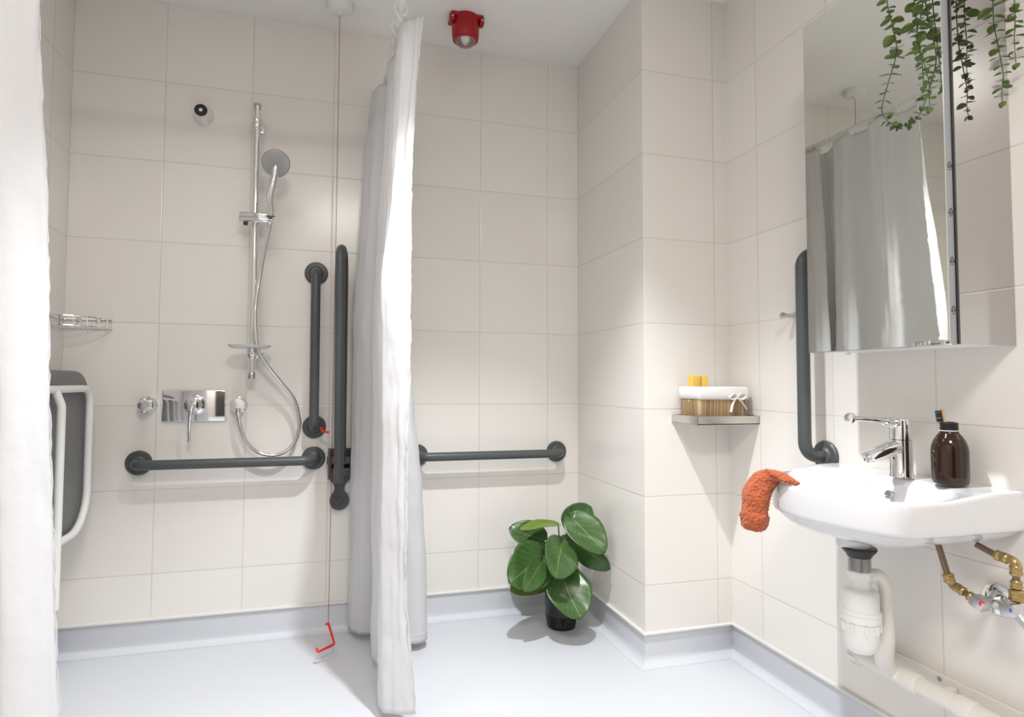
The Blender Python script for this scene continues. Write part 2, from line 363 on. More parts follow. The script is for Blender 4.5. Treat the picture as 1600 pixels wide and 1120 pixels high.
# ------------------------------------------------------------------ shower curtains and their rail
RX, RZ = .200, 2.090
rail_pts = fillet([(RX, D-.002, RZ), (RX, 1.26, RZ), (XL+.002, 1.26, RZ)], .22, 14)
t = thing('curtain_rail', (RX, D, RZ), 'white L shaped shower curtain rail running out from the back wall', 'curtain rail')
MB().tube(rail_pts, .0115, 20).build('rail', 'white', t)
MB().lathe((RX, D, RZ), (0, -1, 0), [(.03, 0), (.03, .006), (.016, .012), (.014, .03)]).build('wall_flange', 'white', t)
MB().lathe((XL, 1.26, RZ), (1, 0, 0), [(.03, 0), (.03, .006), (.016, .012), (.014, .03)]).build('wall_flange', 'white', t)
def curtain_mesh(levels, nseg, nz, seed, wob):
    """levels: list of (z, [(x,y)...]) from top to bottom with matching control points"""
    dense = [(z, catmull([(x, y, 0) for x, y in cp], nseg)) for z, cp in levels]
    ncol = len(dense[0][1]); rows = []
    for r in range(nz+1):
        t = r/nz; z = levels[0][0]+(levels[-1][0]-levels[0][0])*t
        i = 0
        while i < len(dense)-2 and z < dense[i+1][0]: i += 1
        z0, a = dense[i]; z1, b = dense[i+1]; k = (z-z0)/(z1-z0)
        pz = dense[max(i-1, 0)]; nzx = dense[min(i+2, len(dense)-1)]
        row = []
        for c in range(ncol):
            p0, p1, p2, p3 = pz[1][c], a[c], b[c], nzx[1][c]
            m1 = (p2-p0)/max(z0*0+abs(pz[0]-z1), 1e-6)*abs(z0-z1); m2 = (p3-p1)/max(abs(z0-nzx[0]), 1e-6)*abs(z0-z1)
            q = p1*(2*k**3-3*k**2+1)+m1*(k**3-2*k**2+k)+p2*(-2*k**3+3*k**2)+m2*(k**3-k**2)
            n = noise.noise_vector(V((c*.09, z*4.5, seed)))*wob+noise.noise_vector(V((c*.35, z*16, seed+9)))*wob*.35
            fine = noise.noise(V((c*.55, z*.9, seed+20)))*wob*.8+noise.noise(V((c*.22+z*5, z*9-c*.12, seed+40)))*wob*.55
            hemk = max(0, 1-(ncol-1-c)/5)
            pk = noise.noise(V((z*60, c*.8, seed+30)))*.0045*hemk
            row.append(V((q.x+n.x+fine+pk, q.y+n.y+pk*.5, z)))
        rows.append(row)
    m = MB(); vs = [p for r in rows for p in r]; fs = []
    for r in range(nz):
        for c in range(ncol-1): fs.append((r*ncol+c, r*ncol+c+1, (r+1)*ncol+c+1, (r+1)*ncol+c))
    m.add(vs, fs); return m, rows
LV = [
 (2.062, [(.20, 2.385), (.235, 2.33), (.215, 2.27), (.18, 2.31), (.150, 2.30), (.175, 2.22), (.22, 2.18), (.235, 2.12), (.200, 2.08), (.203, 2.0), (.240, 1.98), (.240, 1.90), (.206, 1.86), (.208, 1.80), (.240, 1.77), (.262, 1.745)]),
 (1.60, [(.21, 2.38), (.25, 2.30), (.22, 2.24), (.17, 2.30), (.118, 2.30), (.145, 2.24), (.21, 2.19), (.23, 2.12), (.172, 2.08), (.178, 2.0), (.22, 1.97), (.222, 1.90), (.178, 1.85), (.184, 1.765), (.21, 1.75), (.236, 1.745)]),
 (1.2, [(.24, 2.37), (.285, 2.25), (.25, 2.2), (.16, 2.28), (.098, 2.31), (.13, 2.25), (.21, 2.2), (.23, 2.12), (.155, 2.08), (.16, 2.0), (.21, 1.97), (.21, 1.9), (.16, 1.84), (.148, 1.75), (.19, 1.72), (.229, 1.715)]),
 (.7, [(.27, 2.36), (.330, 2.21), (.27, 2.17), (.165, 2.27), (.095, 2.325), (.13, 2.27), (.21, 2.22), (.235, 2.14), (.16, 2.1), (.168, 2.01), (.215, 1.99), (.218, 1.91), (.165, 1.85), (.153, 1.75), (.19, 1.715), (.222, 1.70)]),
 (.4, [(.29, 2.36), (.354, 2.20), (.28, 2.165), (.168, 2.27), (.093, 2.335), (.13, 2.275), (.21, 2.25), (.24, 2.17), (.162, 2.11), (.17, 2.01), (.22, 2.0), (.222, 1.915), (.17, 1.855), (.157, 1.752), (.195, 1.715), (.224, 1.70)]),
 (.03, [(.30, 2.36), (.367, 2.19), (.29, 2.15), (.17, 2.27), (.092, 2.34), (.13, 2.28), (.21, 2.26), (.24, 2.18), (.165, 2.12), (.175, 2.02), (.22, 2.0), (.225, 1.92), (.175, 1.86), (.163, 1.755), (.205, 1.715), (.258, 1.70)])]
def finish_curtain(m, name, label, cat, loc):
    t = thing(name, loc, label, cat, 'white shower curtains')
    o = m.build('curtain_panel', 'curtain', t, angle=180)
    s = o.modifiers.new('thickness', 'SOLIDIFY'); s.thickness = .0012
    return t
cm, rows = curtain_mesh(LV, 10, 150, 3.1, .0060)
cur = finish_curtain(cm, 'shower_curtain', 'white shower curtain gathered in tall folds between the shower and the potted plant', 'curtain', (RX, 2.05, .03))
hem = MB(); br = rows[-3]
hem.tube([p+V((0, 0, .0)) for p in br], .0016, 6); hem.build('hem', 'curtain', cur)
hem = MB(); hem.tube([r[-1] for r in rows], .0022, 6); hem.build('side_hem', 'curtain', cur)
LE = [(2.045, -.56), (1.68, -.540), (1.19, -.509), (.71, -.486), (.33, -.464), (.03, -.450)]
LV2 = []
for z, ex in LE:
    sp = (ex+.885)
    k = 1+.35*(2.045-z)/2
    LV2.append((z, [(-.885, 1.26), (-.86, 1.26-.03*k), (-.83, 1.26+.035*k), (-.885+sp*.28, 1.26-.035*k), (-.885+sp*.42, 1.26+.035*k), (-.885+sp*.56, 1.26-.030*k), (-.885+sp*.70, 1.26+.03*k), (-.885+sp*.84, 1.26-.012*k), (ex-.012, 1.275+.01*k), (ex, 1.30)]))
cm2, rows2 = curtain_mesh(LV2, 9, 110, 8.3, .004)
cur2 = finish_curtain(cm2, 'shower_curtain', 'bright white shower curtain drawn back at the far left of the picture', 'curtain', (-.7, 1.26, .03))
hem = MB(); hem.tube([r[-1] for r in rows2], .0010, 6); hem.build('side_hem', 'curtain', cur2)
def ring(x, y, n, par):
    """open C shaped hook over the rail, plane normal n (along the rail)"""
    n = V(n).normalized(); s = n.cross(V((0, 0, 1))).normalized(); pts = []
    c = V((x, y, RZ-.006))
    for k in range(19):
        a = math.radians(-60+k*290/18); pts.append(c+s*(.019*math.cos(a))+V((0, 0, .021*math.sin(a))))
    pts = pts+[pts[-1]+V((0, 0, -.012))+s*.006, pts[-1]+V((0, 0, -.022))+s*.014]
    m = MB().tube(pts, .0019, 8)
    m.lathe(pts[0], (0, 0, -1), [(.003, -.003), (.0035, 0), (.002, .003)], 8)
    o = m.build('curtain_ring', 'white', None)
    return o
ry = [2.37, 2.345, 2.315, 2.285, 2.215, 2.10, 1.98, 1.87, 1.775]
protos = ring(RX, ry[0], (0, 1, 0), None)
lab = ['closest to the back wall', 'second from the back wall', 'third from the back wall', 'fourth from the back wall', 'just in front of the bunched rings', 'fifth from the camera end', 'third from the camera end', 'second from the camera end', 'at the camera end of the gathered curtain']
lab[5] = 'fourth from the camera end'
for i, y in enumerate(ry):
    o = protos if i == 0 else protos.copy()
    if i: sc.collection.objects.link(o)
    o.location = (0, y-ry[0], 0); o.rotation_euler = (0, 0, 0)
    tag(o, 'white plastic curtain ring on the rail, '+lab[i], 'curtain ring', 'rings holding the gathered shower curtain')
# ------------------------------------------------------------------ grab rails
def grab_rail(p0, p1, n, so, label, r=.0175, fr=.044, bend=.042):
    n = V(n); p0 = V(p0); p1 = V(p1)
    t = thing('grab_rail', (p0+p1)/2, label, 'grab rail', 'dark grey grab rails on the tiled walls')
    MB().tube(fillet([p0+n*.006, p0+n*so, p1+n*so, p1+n*.006], bend, 10), r, 24, caps=True).build('bar', 'rail', t)
    for p in (p0, p1):
        MB().lathe(p, n, [(fr, 0), (fr, .006), (fr-.004, .0105), (r+.010, .012), (r+.006, .018), (r+.001, .02)], 44).build('flange', 'rail', t)
grab_rail((-.645, D, .660), (-.045, D, .660), (0, -1, 0), .078, 'dark grey horizontal grab rail under the shower controls')
grab_rail((-.046, D, 1.375), (-.044, D, .780), (0, -1, 0), .075, 'dark grey vertical grab rail right of the shower hose')
grab_rail((.355, D, .660), (.955, D, .660), (0, -1, 0), .075, 'dark grey horizontal grab rail on the wall above the potted plant')
grab_rail((XR, 1.425, 1.335), (XR, 1.425, .746), (-1, 0, 0), .076, 'dark grey vertical grab rail beside the mirror cabinet above the basin', r=.0178)
def drop_rail():
    t = thing('folding_support_rail', (.05, D, .5), 'dark grey drop down support rail folded upright beside the white curtain', 'support rail')
    # back plate with waisted tail
    prof2 = [(-.045, .685), (-.045, .555), (-.020, .535), (-.0165, .525)]
    poly = []
    cz = .495
    poly += [(-.045, .695), (-.045, .590), (-.040, .578), (-.024, .560), (-.018, .545), (-.020, .530)]
    for k in range(0, 13):
        a = math.radians(145+k*250/12); poly.append((.037*math.cos(a), cz+.037*math.sin(a)))
    poly += [(.020, .530), (.018, .545), (.024, .560), (.040, .578), (.045, .590), (.045, .695)]
    MB().prism([(.054+x, D-.0, z) for x, z in poly], (0, -1, 0), .014).build('wall_plate', 'rail', t, angle=30)
    m = MB(); m.lathe((.054, D-.014, .495), (0, -1, 0), [(.016, 0), (.016, .003), (.012, .004), (.012, .002), (.007, .002), (.007, .004), (.002, .004)]); m.build('cover_cap', 'rail', t)
    m = MB()
    for sx in (-1, 1): m.box((.054+sx*.040, D-.045, .640), (.010, .075, .105), .004)
    m.lathe((.004, D-.055, .655), (1, 0, 0), [(.014, 0), (.015, .002), (.015, .098), (.014, .1)], 24)
    m.box((.054, D-.035, .610), (.080, .045, .03), .006)
    m.build('hinge_bracket', 'rail', t)
    ptsd = fillet([(.058, D-.062, .655), (.056, D-.062, 1.445), (.040, D-.205, 1.445), (.046, D-.205, .595)], .06, 12)
    MB().tube(ptsd, .0172, 24).build('looped_arm', 'rail', t)
drop_rail()
# ------------------------------------------------------------------ shower set
def shower_set():
    x = -.266; y = D-.07
    t = thing('riser_shower', (x, D, .98), 'chrome shower riser rail with hand shower, slider and hose on the back wall', 'shower')
    MB().tube([(x, y, .985), (x, y, 1.975)], .0115, 24).build('riser_rail', 'chrome', t)
    for z in (1.918, 1.058):
        m = MB(); m.tube([(x, D, z), (x, y, z)], .0115, 20); m.lathe((x, D, z), (0, -1, 0), [(.019, 0), (.019, .004), (.013, .006)], 24)
        m.lathe((x, y, z-.020), (0, 0, 1), [(.0145, 0), (.0155, .003), (.0155, .037), (.0145, .04)], 24)
        m.build('wall_bracket', 'chrome', t)
    for z, hh in ((1.978, .012), (.975, .012)):
        MB().lathe((x, y, z-hh), (0, 0, 1), [(.0115, 0), (.0128, .002), (.0128, .022), (.0115, .024)], 24).build('end_cap', 'nickel', t)
    # slider
    m = MB(); m.lathe((x-.052, y-.004, 1.567), (.98, -.18, -.03), [(.010, 0), (.0115, .002), (.0115, .112), (.010, .114)], 24)
    m.lathe((x-.052, y-.016, 1.548), (.98, -.18, -.03), [(.010, 0), (.0115, .002), (.0115, .118), (.010, .12)], 24)
    m.lathe((x, y, 1.535), (0, 0, 1), [(.0155, 0), (.017, .003), (.017, .042), (.0155, .045)], 24)
    m.build('slider', 'chrome', t)
    MB().box((x-.030, y-.018, 1.532), (.016, .010, .012), .002).build('slider_button', 'dark', t)
    # hand shower
    path = catmull([(-.2065, 2.290, 1.555), (-.207, 2.286, 1.575), (-.211, 2.276, 1.615), (-.203, 2.268, 1.655), (-.194, 2.266, 1.700), (-.191, 2.268, 1.735)], 7)
    rr = [.0135, .0160, .0190, .0175, .0165, .021]; R = []
    for i in range(5):
        for j in range(7): R.append(rr[i]+(rr[i+1]-rr[i])*j/7)
    R.append(rr[-1])
    hs = MB().tube(path, R, 20, flat=.85).build('hand_shower', 'chrome', t)
    ax = V((.10, -.95, -.22)).normalized(); c = V((-.191, 2.262, 1.742))
    MB().lathe(c-ax*.0, ax, [(.012, -.014), (.034, -.010), (.046, -.003), (.0495, .004), (.0495, .010), (.047, .013)], 44).build('shower_head', 'chrome', hs)
    MB().lathe(c+ax*.0125, ax, [(.046, 0), (.0455, .002), (.02, .0035), (.004, .004)], 44).build('spray_face', 'headface', hs, label='translucent grey spray face')
    MB().lathe((-.2065, 2.290, 1.553), (0, -.15, 1), [(.0128, 0), (.0135, .002), (.0128, .004)], 24).build('rubber_ring', 'dark', hs)
    # hose
    hp = catmull([(-.207, 2.292, 1.535), (-.212, 2.300, 1.51), (-.232, 2.325, 1.417), (-.246, 2.335, 1.324), (-.256, 2.325, 1.205), (-.247, 2.322, 1.086), (-.221, 2.33, 1.027), (-.163, 2.35, .949), (-.116, 2.36, .884), (-.097, 2.367, .80), (-.111, 2.367, .733), (-.147, 2.367, .692), (-.192, 2.367, .679), (-.243, 2.367, .694), (-.281, 2.367, .732), (-.304, 2.367, .791), (-.313, 2.376, .845)], 14)
    R = [.0068+.0006*(i % 2) for i in range(len(hp))]
    MB().tube(hp, R, 14).build('hose', 'chrome', t)
    m = MB(); m.lathe((-.316, D, .866), (0, -1, 0), [(.030, 0), (.030, .004), (.0265, .006), (.0265, .038), (.024, .043), (.004, .044)], 40)
    m.tube([(-.3135, D-.04, .855), (-.3135, D-.04, .832)], .0095, 16); m.build('wall_outlet', 'chrome', t)
    # soap dish
    m = MB(); rings = []
    cx, cy, cz = -.270, D-.108, 1.078
    for s, z in ((.55, -.006), (.86, -.005), (1.0, .003), (1.02, .006), (.97, .006), (.86, -.001), (.5, -.003)):
        rings.append([V((cx+s*.073*math.copysign(abs(math.cos(a))**.7, math.cos(a)), cy+s*.055*math.copysign(abs(math.sin(a))**.7, math.sin(a)), cz+z)) for a in [2*math.pi*k/40 for k in range(40)]])
    m.loft(rings); m.build('soap_dish', 'smoked', t, label='frosted plastic soap dish')
    m = MB(); m.lathe((x, y, 1.046), (0, 0, 1), [(.018, 0), (.0195, .003), (.0195, .020), (.017, .024)], 24)
    m.tube([(x, y-.006, 1.052), (x+.045, y-.02, 1.050)], .0065, 14); m.build('dish_clamp', 'chrome', t)
shower_set()
def mixer():
    cx, cz = -.468, .863
    t = thing('shower_mixer', (cx, D, cz), 'rectangular chrome shower mixer plate with a single downward lever', 'shower valve')
    MB().box((cx, D-.0045, cz), (.214, .009, .115), .0035, seg=3).build('wall_plate', 'chrome', t)
    c = (cx+.004, D-.009, cz+.004)
    MB().lathe(c, (0, -1, 0), [(.036, 0), (.036, .008), (.034, .012), (.026, .014), (.024, .038), (.020, .043), (.010, .045), (.002, .045)], 44).build('valve_body', 'chrome', t)
    MB().tube(catmull([(c[0]+.002, D-.045, cz+.004), (c[0]+.001, D-.066, cz-.005), (c[0]-.004, D-.072, cz-.04), (c[0]-.006, D-.066, cz-.085), (c[0]-.006, D-.064, cz-.125)], 6), [.0095]*6+[.008]*6+[.0062]*6+[.0056]*7, 14).build('lever', 'chrome', t)
mixer()
t = thing('wall_knob', (-.635, D, .868), 'small round chrome diverter knob left of the shower mixer plate', 'shower valve')
MB().lathe((-.622, D, .867), (0, -1, 0), [(.033, 0), (.033, .006), (.030, .011), (.016, .013)], 40).build('rose', 'chrome', t)
m = MB().lathe((-.622, D-.01, .867), (0, -1, 0), [(.020, 0), (.022, .004), (.020, .05), (.016, .055), (.003, .056)], 32)
m.box((-.622, D-.050, .867), (.012, .016, .052), .004); m.build('knob', 'chrome', t)
t = thing('shower_jet', (-.464, D, 1.950), 'small chrome fixed spray nozzle with black face high on the back wall', 'shower nozzle')
MB().lathe((-.462, D, 1.948), (0, -1, 0), [(.036, 0), (.036, .006), (.032, .014), (.027, .030), (.0245, .050), (.023, .056)], 40).build('body', 'chrome', t)
MB().lathe((-.462, D-.054, 1.948), (0, -1, 0), [(.0225, 0), (.0225, .003), (.0205, .005), (.006, .005)], 36).build('nozzle_face', 'dark', t, label='black nozzle face')
MB().lathe((-.462, D-.0585, 1.948), (0, -1, 0), [(.0065, 0), (.006, .0015), (.002, .002)], 20).build('nozzle_centre', 'white', t)
# ------------------------------------------------------------------ wire soap basket in the shower corner
def wire_basket():
    t = thing('wire_soap_basket', (XL, D, 1.14), 'small chrome wire soap basket in the far left shower corner', 'soap basket')
    m = MB(); cx, cy = XL+.004, D-.004
    def q(a, r): return V((cx+r*math.cos(a), cy-r*math.sin(a), 0))
    R = .150
    for z in (1.138, 1.170):
        arc = [V((cx, cy, z))]+[q(math.radians(a), R)+V((0, 0, z)) for a in range(0, 91, 9)]+[V((cx, cy, z))]
        m.tube(arc, .0026 if z > 1.15 else .0022, 8)
    for a in range(0, 91, 15):
        m.tube([q(math.radians(a), R)+V((0, 0, 1.138)), q(math.radians(a), R)+V((0, 0, 1.170))], .0017, 8)
    for k in range(1, 10):
        x = R*k/10; m.tube([(cx+x, cy, 1.137), (cx+x, cy-math.sqrt(R*R-x*x), 1.137)], .0015, 6)
    for k in (3, 6): m.tube([(cx+R*k/10, cy, 1.138), (cx+R*k/10, cy, 1.170)], .0017, 6)
    m.build('wire_frame', 'chrome', t)
    for x in (.045, .105): MB().lathe((cx+x, D, 1.170), (0, -1, 0), [(.009, 0), (.009, .006), (.006, .009)], 16).build('wall_fixing', 'chrome', t)
wire_basket()
# ------------------------------------------------------------------ folded shower seat on the left wall
def seat():
    t = thing('folding_shower_seat', (XL, 2.06, .3), 'grey folding shower seat with white tube frame tipped up on the left wall', 'shower seat')
    y0, y1, z0, z1 = 1.74, 2.350, .455, .986
    def rr(y0, y1, z0, z1, rs, x, n=8):
        out = []
        for (cy, cz, a0, r) in ((y1-rs[0], z1-rs[0], 0, rs[0]), (y0+rs[1], z1-rs[1], 90, rs[1]), (y0+rs[2], z0+rs[2], 180, rs[2]), (y1-rs[3], z0+rs[3], 270, rs[3])):
            for k in range(n+1):
                a = math.radians(a0+90*k/n); out.append(V((x, cy+r*math.cos(a), cz+r*math.sin(a))))
        return out
    rings = []
    for x, i in ((-.835, .006), (-.832, 0), (-.792, 0), (-.783, .004), (-.779, .012)):
        rings.append(rr(y0+i, y1-i, z0+i, z1-i, (.115, .115, .17, .17), x))
    MB().loft(rings).build('seat_pad', 'seat', t)
    loop = rr(1.745, 2.290, .470, .928, (.050, .050, .125, .125), -.764)
    MB().tube(loop, .0115, 16, closed=True).build('outer_frame', 'white', t)
    for y in (2.018, 1.90):
        MB().tube(fillet([(-.762, y, .925), (-.745, y, .88), (-.745, y, .295)], .04, 6), .0115, 16).build('leg', 'white', t)
    m = MB()
    for y in (1.95, 2.17): m.box((XL+.030, y, .505), (.058, .045, .09), .006)
    m.tube([(-.815, 1.90, .500), (-.815, 2.22, .500)], .011, 14); m.build('hinge_bracket', 'white', t)
seat()
# ------------------------------------------------------------------ corner shelf, basket, soap
def shelf():
    t = thing('corner_shelf', (1.29, 1.78, .82), 'brushed steel tray shelf in the tiled corner holding a small basket', 'shelf')
    x0, x1, y0, y1 = 1.165, XR, 1.702, YF
    m = MB(); m.box(((x0+x1)/2, (y0+y1)/2, .8200), (x1-x0, y1-y0, .003)); m.build('tray', 'brushed', t, smooth=False)
    m = MB(); m.box(((x0+x1)/2, y0+.001, .8325), (x1-x0, .002, .028), .0004); m.box((x0+.001, (y0+y1)/2, .8325), (.002, y1-y0, .028), .0004)
    m.box(((x0+x1)/2, y1-.001, .8325), (x1-x0, .002, .028)); m.box((x1-.001, (y0+y1)/2, .8325), (.002, y1-y0, .028))
    m.build('raised_edge', 'brushed', t)
shelf()
def basket():
    x0, x1, y0, y1, zb = 1.184, 1.378, 1.722, 1.838, .8218
    t = thing('storage_basket', ((x0+x1)/2, (y0+y1)/2, zb), 'small slatted bamboo basket with white cloth liner and bow on the corner shelf', 'basket')
    def rrect(i, z, r=.012):
        out = []
        for cx, cy, a0 in ((x1-r-i, y1-r-i, 0), (x0+r+i, y1-r-i, 90), (x0+r+i, y0+r+i, 180), (x1-r-i, y0+r+i, 270)):
            for k in range(6):
                a = math.radians(a0+90*k/5); out.append(V((cx+r*math.cos(a), cy+r*math.sin(a), z)))
        return out
    MB().loft([rrect(.006, zb), rrect(.002, zb+.03), rrect(0, zb+.100), rrect(.004, zb+.100), rrect(.007, zb+.02), rrect(.01, zb+.01)]).build('basket_body', 'wicker', t)
    rings = []
    for i, z in ((-.001, .080), (-.0035, .082), (-.0035, .098), (-.003, .117), (0, .122), (.005, .121), (.007, .11), (.008, .03), (.010, .013)):
        ring_ = rrect(i, zb+z)
        if z < .09: ring_ = [p+V((0, 0, -.006*math.sin((p.x-x0)/(x1-x0)*math.pi))) for p in ring_]
        rings.append([p+noise.noise_vector(p*40)*.0012 for p in ring_])
    MB().loft(rings, caps=True).build('cloth_liner', 'liner', t, angle=180)
    bx, by, bz = 1.325, y0-.006, zb+.086
    m = MB()
    for s in (-1, 1):
        m.tube(catmull([(bx, by, bz), (bx+s*.014, by-.005, bz+.013), (bx+s*.032, by-.004, bz+.003+.004*s), (bx+s*.017, by-.004, bz-.006), (bx, by, bz)], 5), .0055, 8, flat=.45)
        m.tube(catmull([(bx, by, bz), (bx+s*.018, by-.004, bz-.018), (bx+s*.026+.010*(s > 0), by-.003, bz-.040-.008*(s < 0))], 5), .0052, 8, flat=.4)
    m.lathe((bx, by+.002, bz), (0, -1, 0), [(.004, 0), (.006, .003), (.004, .008)], 12)
    m.build('bow', 'liner', t)
basket()
def soap(c, s, rot, label):
    m = MB(); R = Matrix.Rotation(rot, 3, 'Z')
    m.box(c, s, .003, rot=R, seg=3); o = m.build('soap_bar', 'soap'); tag(o, label, 'soap', 'soap blocks in the basket')
soap((1.203, 1.775, .9365), (.036, .026, .092), .12, 'pale yellow rectangular soap block standing in the basket, left one')
soap((1.240, 1.775, .9350), (.022, .030, .090), -.35, 'darker mottled yellow soap block standing in the basket, right one')
# ------------------------------------------------------------------ basin
ZR = .722
outl = [(1.4025, 1.378), (1.348, 1.374), (1.265, 1.366), (1.185, 1.348), (1.100, 1.290), (1.045, 1.215), (1.030, 1.145), (1.035, 1.070), (1.052, 1.000), (1.082, .940), (1.125, .917), (1.211, .913), (1.30, .912), (1.4025, .911)]
def basin():
    t = thing('wash_basin', (XR, 1.145, .6), 'white ceramic wall hung wash basin with rounded front', 'basin')
    co = [V((p.x, p.y, 0)) for p in catmull([(x, y, 0) for x, y in outl], 8)]
    back = [V((1.4025, 1.378+(.911-1.378)*k/24, 0)) for k in range(23, 0, -1)]
    out = co+back; n = len(out)
    cen = V((1.215, 1.145, 0))
    # bowl: superellipse, matched by angle to the outline
    def bowl(ax, ay, cx, z, e=3.0):
        res = []
        for p in out:
            d = p-V((cx, 1.145, 0)); a = math.atan2(d.y, d.x); ca, sa = math.cos(a), math.sin(a)
            r = 1/((abs(ca)/ax)**e+(abs(sa)/ay)**e)**(1/e)
            res.append(V((cx+r*ca, 1.145+r*sa, z)))
        return res
    def sc_out(s, z, lift=0):
        res = []
        for p in out:
            q = cen+(p-cen)*s; x = min(q.x, 1.4025)
            if p.x > 1.4: x = 1.4025
            q = V((x, q.y, z))
            if lift: q.z += lift*max(0, min(1, (q.x-1.20)/.12))
            res.append(q)
        return res
    LIFT = .012
    rings = [sc_out(.25, .602), sc_out(.55, .606), sc_out(.80, .622), sc_out(.92, .640), sc_out(.965, .652), sc_out(.995, .653), sc_out(1.0, .658), sc_out(1.004, .690), sc_out(1.0, .712, LIFT*.6), sc_out(.992, .719, LIFT), sc_out(.978, .722, LIFT), sc_out(.955, .7215, LIFT)]
    rings += [bowl(.150, .205, 1.190, .7185), bowl(.143, .198, 1.189, .714), bowl(.134, .188, 1.188, .700), bowl(.122, .172, 1.188, .665), bowl(.100, .140, 1.190, .632, 2.6), bowl(.060, .085, 1.195, .620, 2.2), bowl(.022, .022, 1.20, .617, 2)]
    for r in rings[12:14]:
        for q in r: q.z += LIFT*max(0, min(1, (q.x-1.20)/.12))
    o = MB().loft(rings).build('bowl', 'ceramic', t, angle=60)
    bv = o.modifiers.new('smooth', 'SUBSURF'); bv.levels = 1; bv.render_levels = 1
    MB().lathe((1.304, 1.135, .690), (-1, 0, .25), [(.010, 0), (.010, .0095), (.0085, .0105), (.008, .006), (.002, .006)], 28).build('overflow_hole', 'nickel', t, label='small grey overflow hole')
    MB().lathe((1.2, 1.145, .602), (0, 0, -1), [(.040, 0), (.038, .012), (.036, .026), (.030, .030)], 36).build('waste_boss', 'ceramic', t)
    MB().lathe((1.2, 1.145, .617), (0, 0, 1), [(.021, 0), (.021, .002), (.012, .004), (.003, .0045)], 28).build('drain_plug', 'chrome', t)
basin()
def tap():
    x, y, z = 1.332, 1.130, .734
    t = thing('basin_mixer_tap', (x, y, z), 'chrome single lever mixer tap with long loop handle on the basin', 'tap')
    MB().lathe((x, y, z), (0, 0, 1), [(.0255, 0), (.0255, .003), (.024, .005), (.0235, .060), (.0235, .088)], 44).build('body', 'chrome', t)
    MB().lathe((x, y, z+.0885), (0, 0, 1), [(.0215, 0), (.0240, .001), (.0240, .044), (.0225, .049), (.018, .051), (.003, .0515)], 44).build('cap', 'chrome', t)
    # spout
    rings = []
    for k, (dx, dz, hw, hh) in enumerate(((-.008, .070, .018, .016), (-.03, .068, .0175, .0155), (-.060, .060, .0165, .0145), (-.095, .050, .0155, .013), (-.102, .048, .014, .0115))):
        rings.append([V((x+dx-.004*math.sin(a), y+hw*math.copysign(abs(math.cos(a))**.8, math.cos(a)), z+dz+hh*math.copysign(abs(math.sin(a))**.8, math.sin(a)))) for a in [2*math.pi*j/28 for j in range(28)]])
    MB().loft(rings).build('spout', 'chrome', t)
    MB().lathe((x-.0985, y, z+.047), (-.94, 0, -.34), [(.0105, 0), (.0105, .006), (.0085, .007), (.008, .004), (.002, .004)], 28).build('aerator', 'chrome', t)
    # lever: root arm then flat loop with ring end
    m = MB()
    m.tube(catmull([(x-.012, y, z+.128), (x-.030, y, z+.130), (x-.055, y, z+.134), (x-.085, y, z+.137), (x-.145, y, z+.141)], 6), [.0165]*6+[.0130]*6+[.0092]*6+[.0080]*7, 18, flat=.8)
    m.lathe((x-.150, y-.0075, z+.1415), (0, 1, 0), [(.008, 0), (.0115, .002), (.0125, .0075), (.0115, .013), (.008, .015)], 28)
    m.build('lever', 'chrome', t)
    MB().lathe((x-.023, y, z+.045), (-1, 0, 0), [(.0028, -.001), (.0026, .001), (.001, .0015)], 12).build('temperature_dot', 'red', t)
tap()
def bottle():
    x, y, z = 1.342, 1.021, .7345
    t = thing('amber_bottle', (x, y, z), 'round shouldered brown glass bottle standing on the basin beside the tap', 'bottle')
    MB().lathe((x, y, z), (0, 0, 1), [(.028, 0), (.0325, .002), (.0345, .008), (.0350, .02), (.0350, .072), (.0335, .084), (.0295, .096), (.0240, .106), (.0190, .112), (.0175, .116), (.0175, .120), (.0160, .122), (.0160, .136), (.0125, .137), (.012, .110), (.030, .08), (.031, .01)], 56).build('glass_body', 'amber', t)
    MB().lathe((x, y, z+.1165), (0, 0, 1), [(.0165, 0), (.0185, .0006), (.0187, .0018), (.0165, .0024)], 40).build('neck_seal', 'liner', t, label='thin cream ring round the neck')
    m = MB()
    for k in range(3): m.lathe((x, y, z+.1215+.0048*k), (0, 0, 1), [(.0155, 0), (.0178, .001), (.0178, .003), (.0155, .0042)], 40)
    m.build('screw_thread', 'dark', t)
    b = thing('toothbrush', (x-.006, y+.006, z+.01), 'bamboo toothbrush with black bristles leaning in the brown bottle', 'toothbrush')
    p0 = V((x+.004, y-.004, z+.03)); p1 = V((x-.0125, y+.006, z+.165)); d = (p1-p0).normalized()
    q = d.to_track_quat('Z', 'X').to_matrix()
    L_ = (p1-p0).length
    MB().box((p0+p1)/2, (.005, .011, L_), .002, rot=q).build('handle', 'wood', b)
    m = MB(); n = (q @ V((-1, 0, 0))); n = V((-.75, .45, -.05)); n = (n-d*n.dot(d)).normalized(); s = d.cross(n)
    for i in range(6):
        for j in (-1, 0, 1):
            c = p1-d*(.004+.0042*i)+s*(.003*j)+n*.002
            m.tube([c, c+n*.0105+d*random.uniform(-.0012, .0012)+s*random.uniform(-.001, .001)], [.0016, .0021], 8)
    m.build('bristles', 'dark', b, label='black bristles')
bottle()
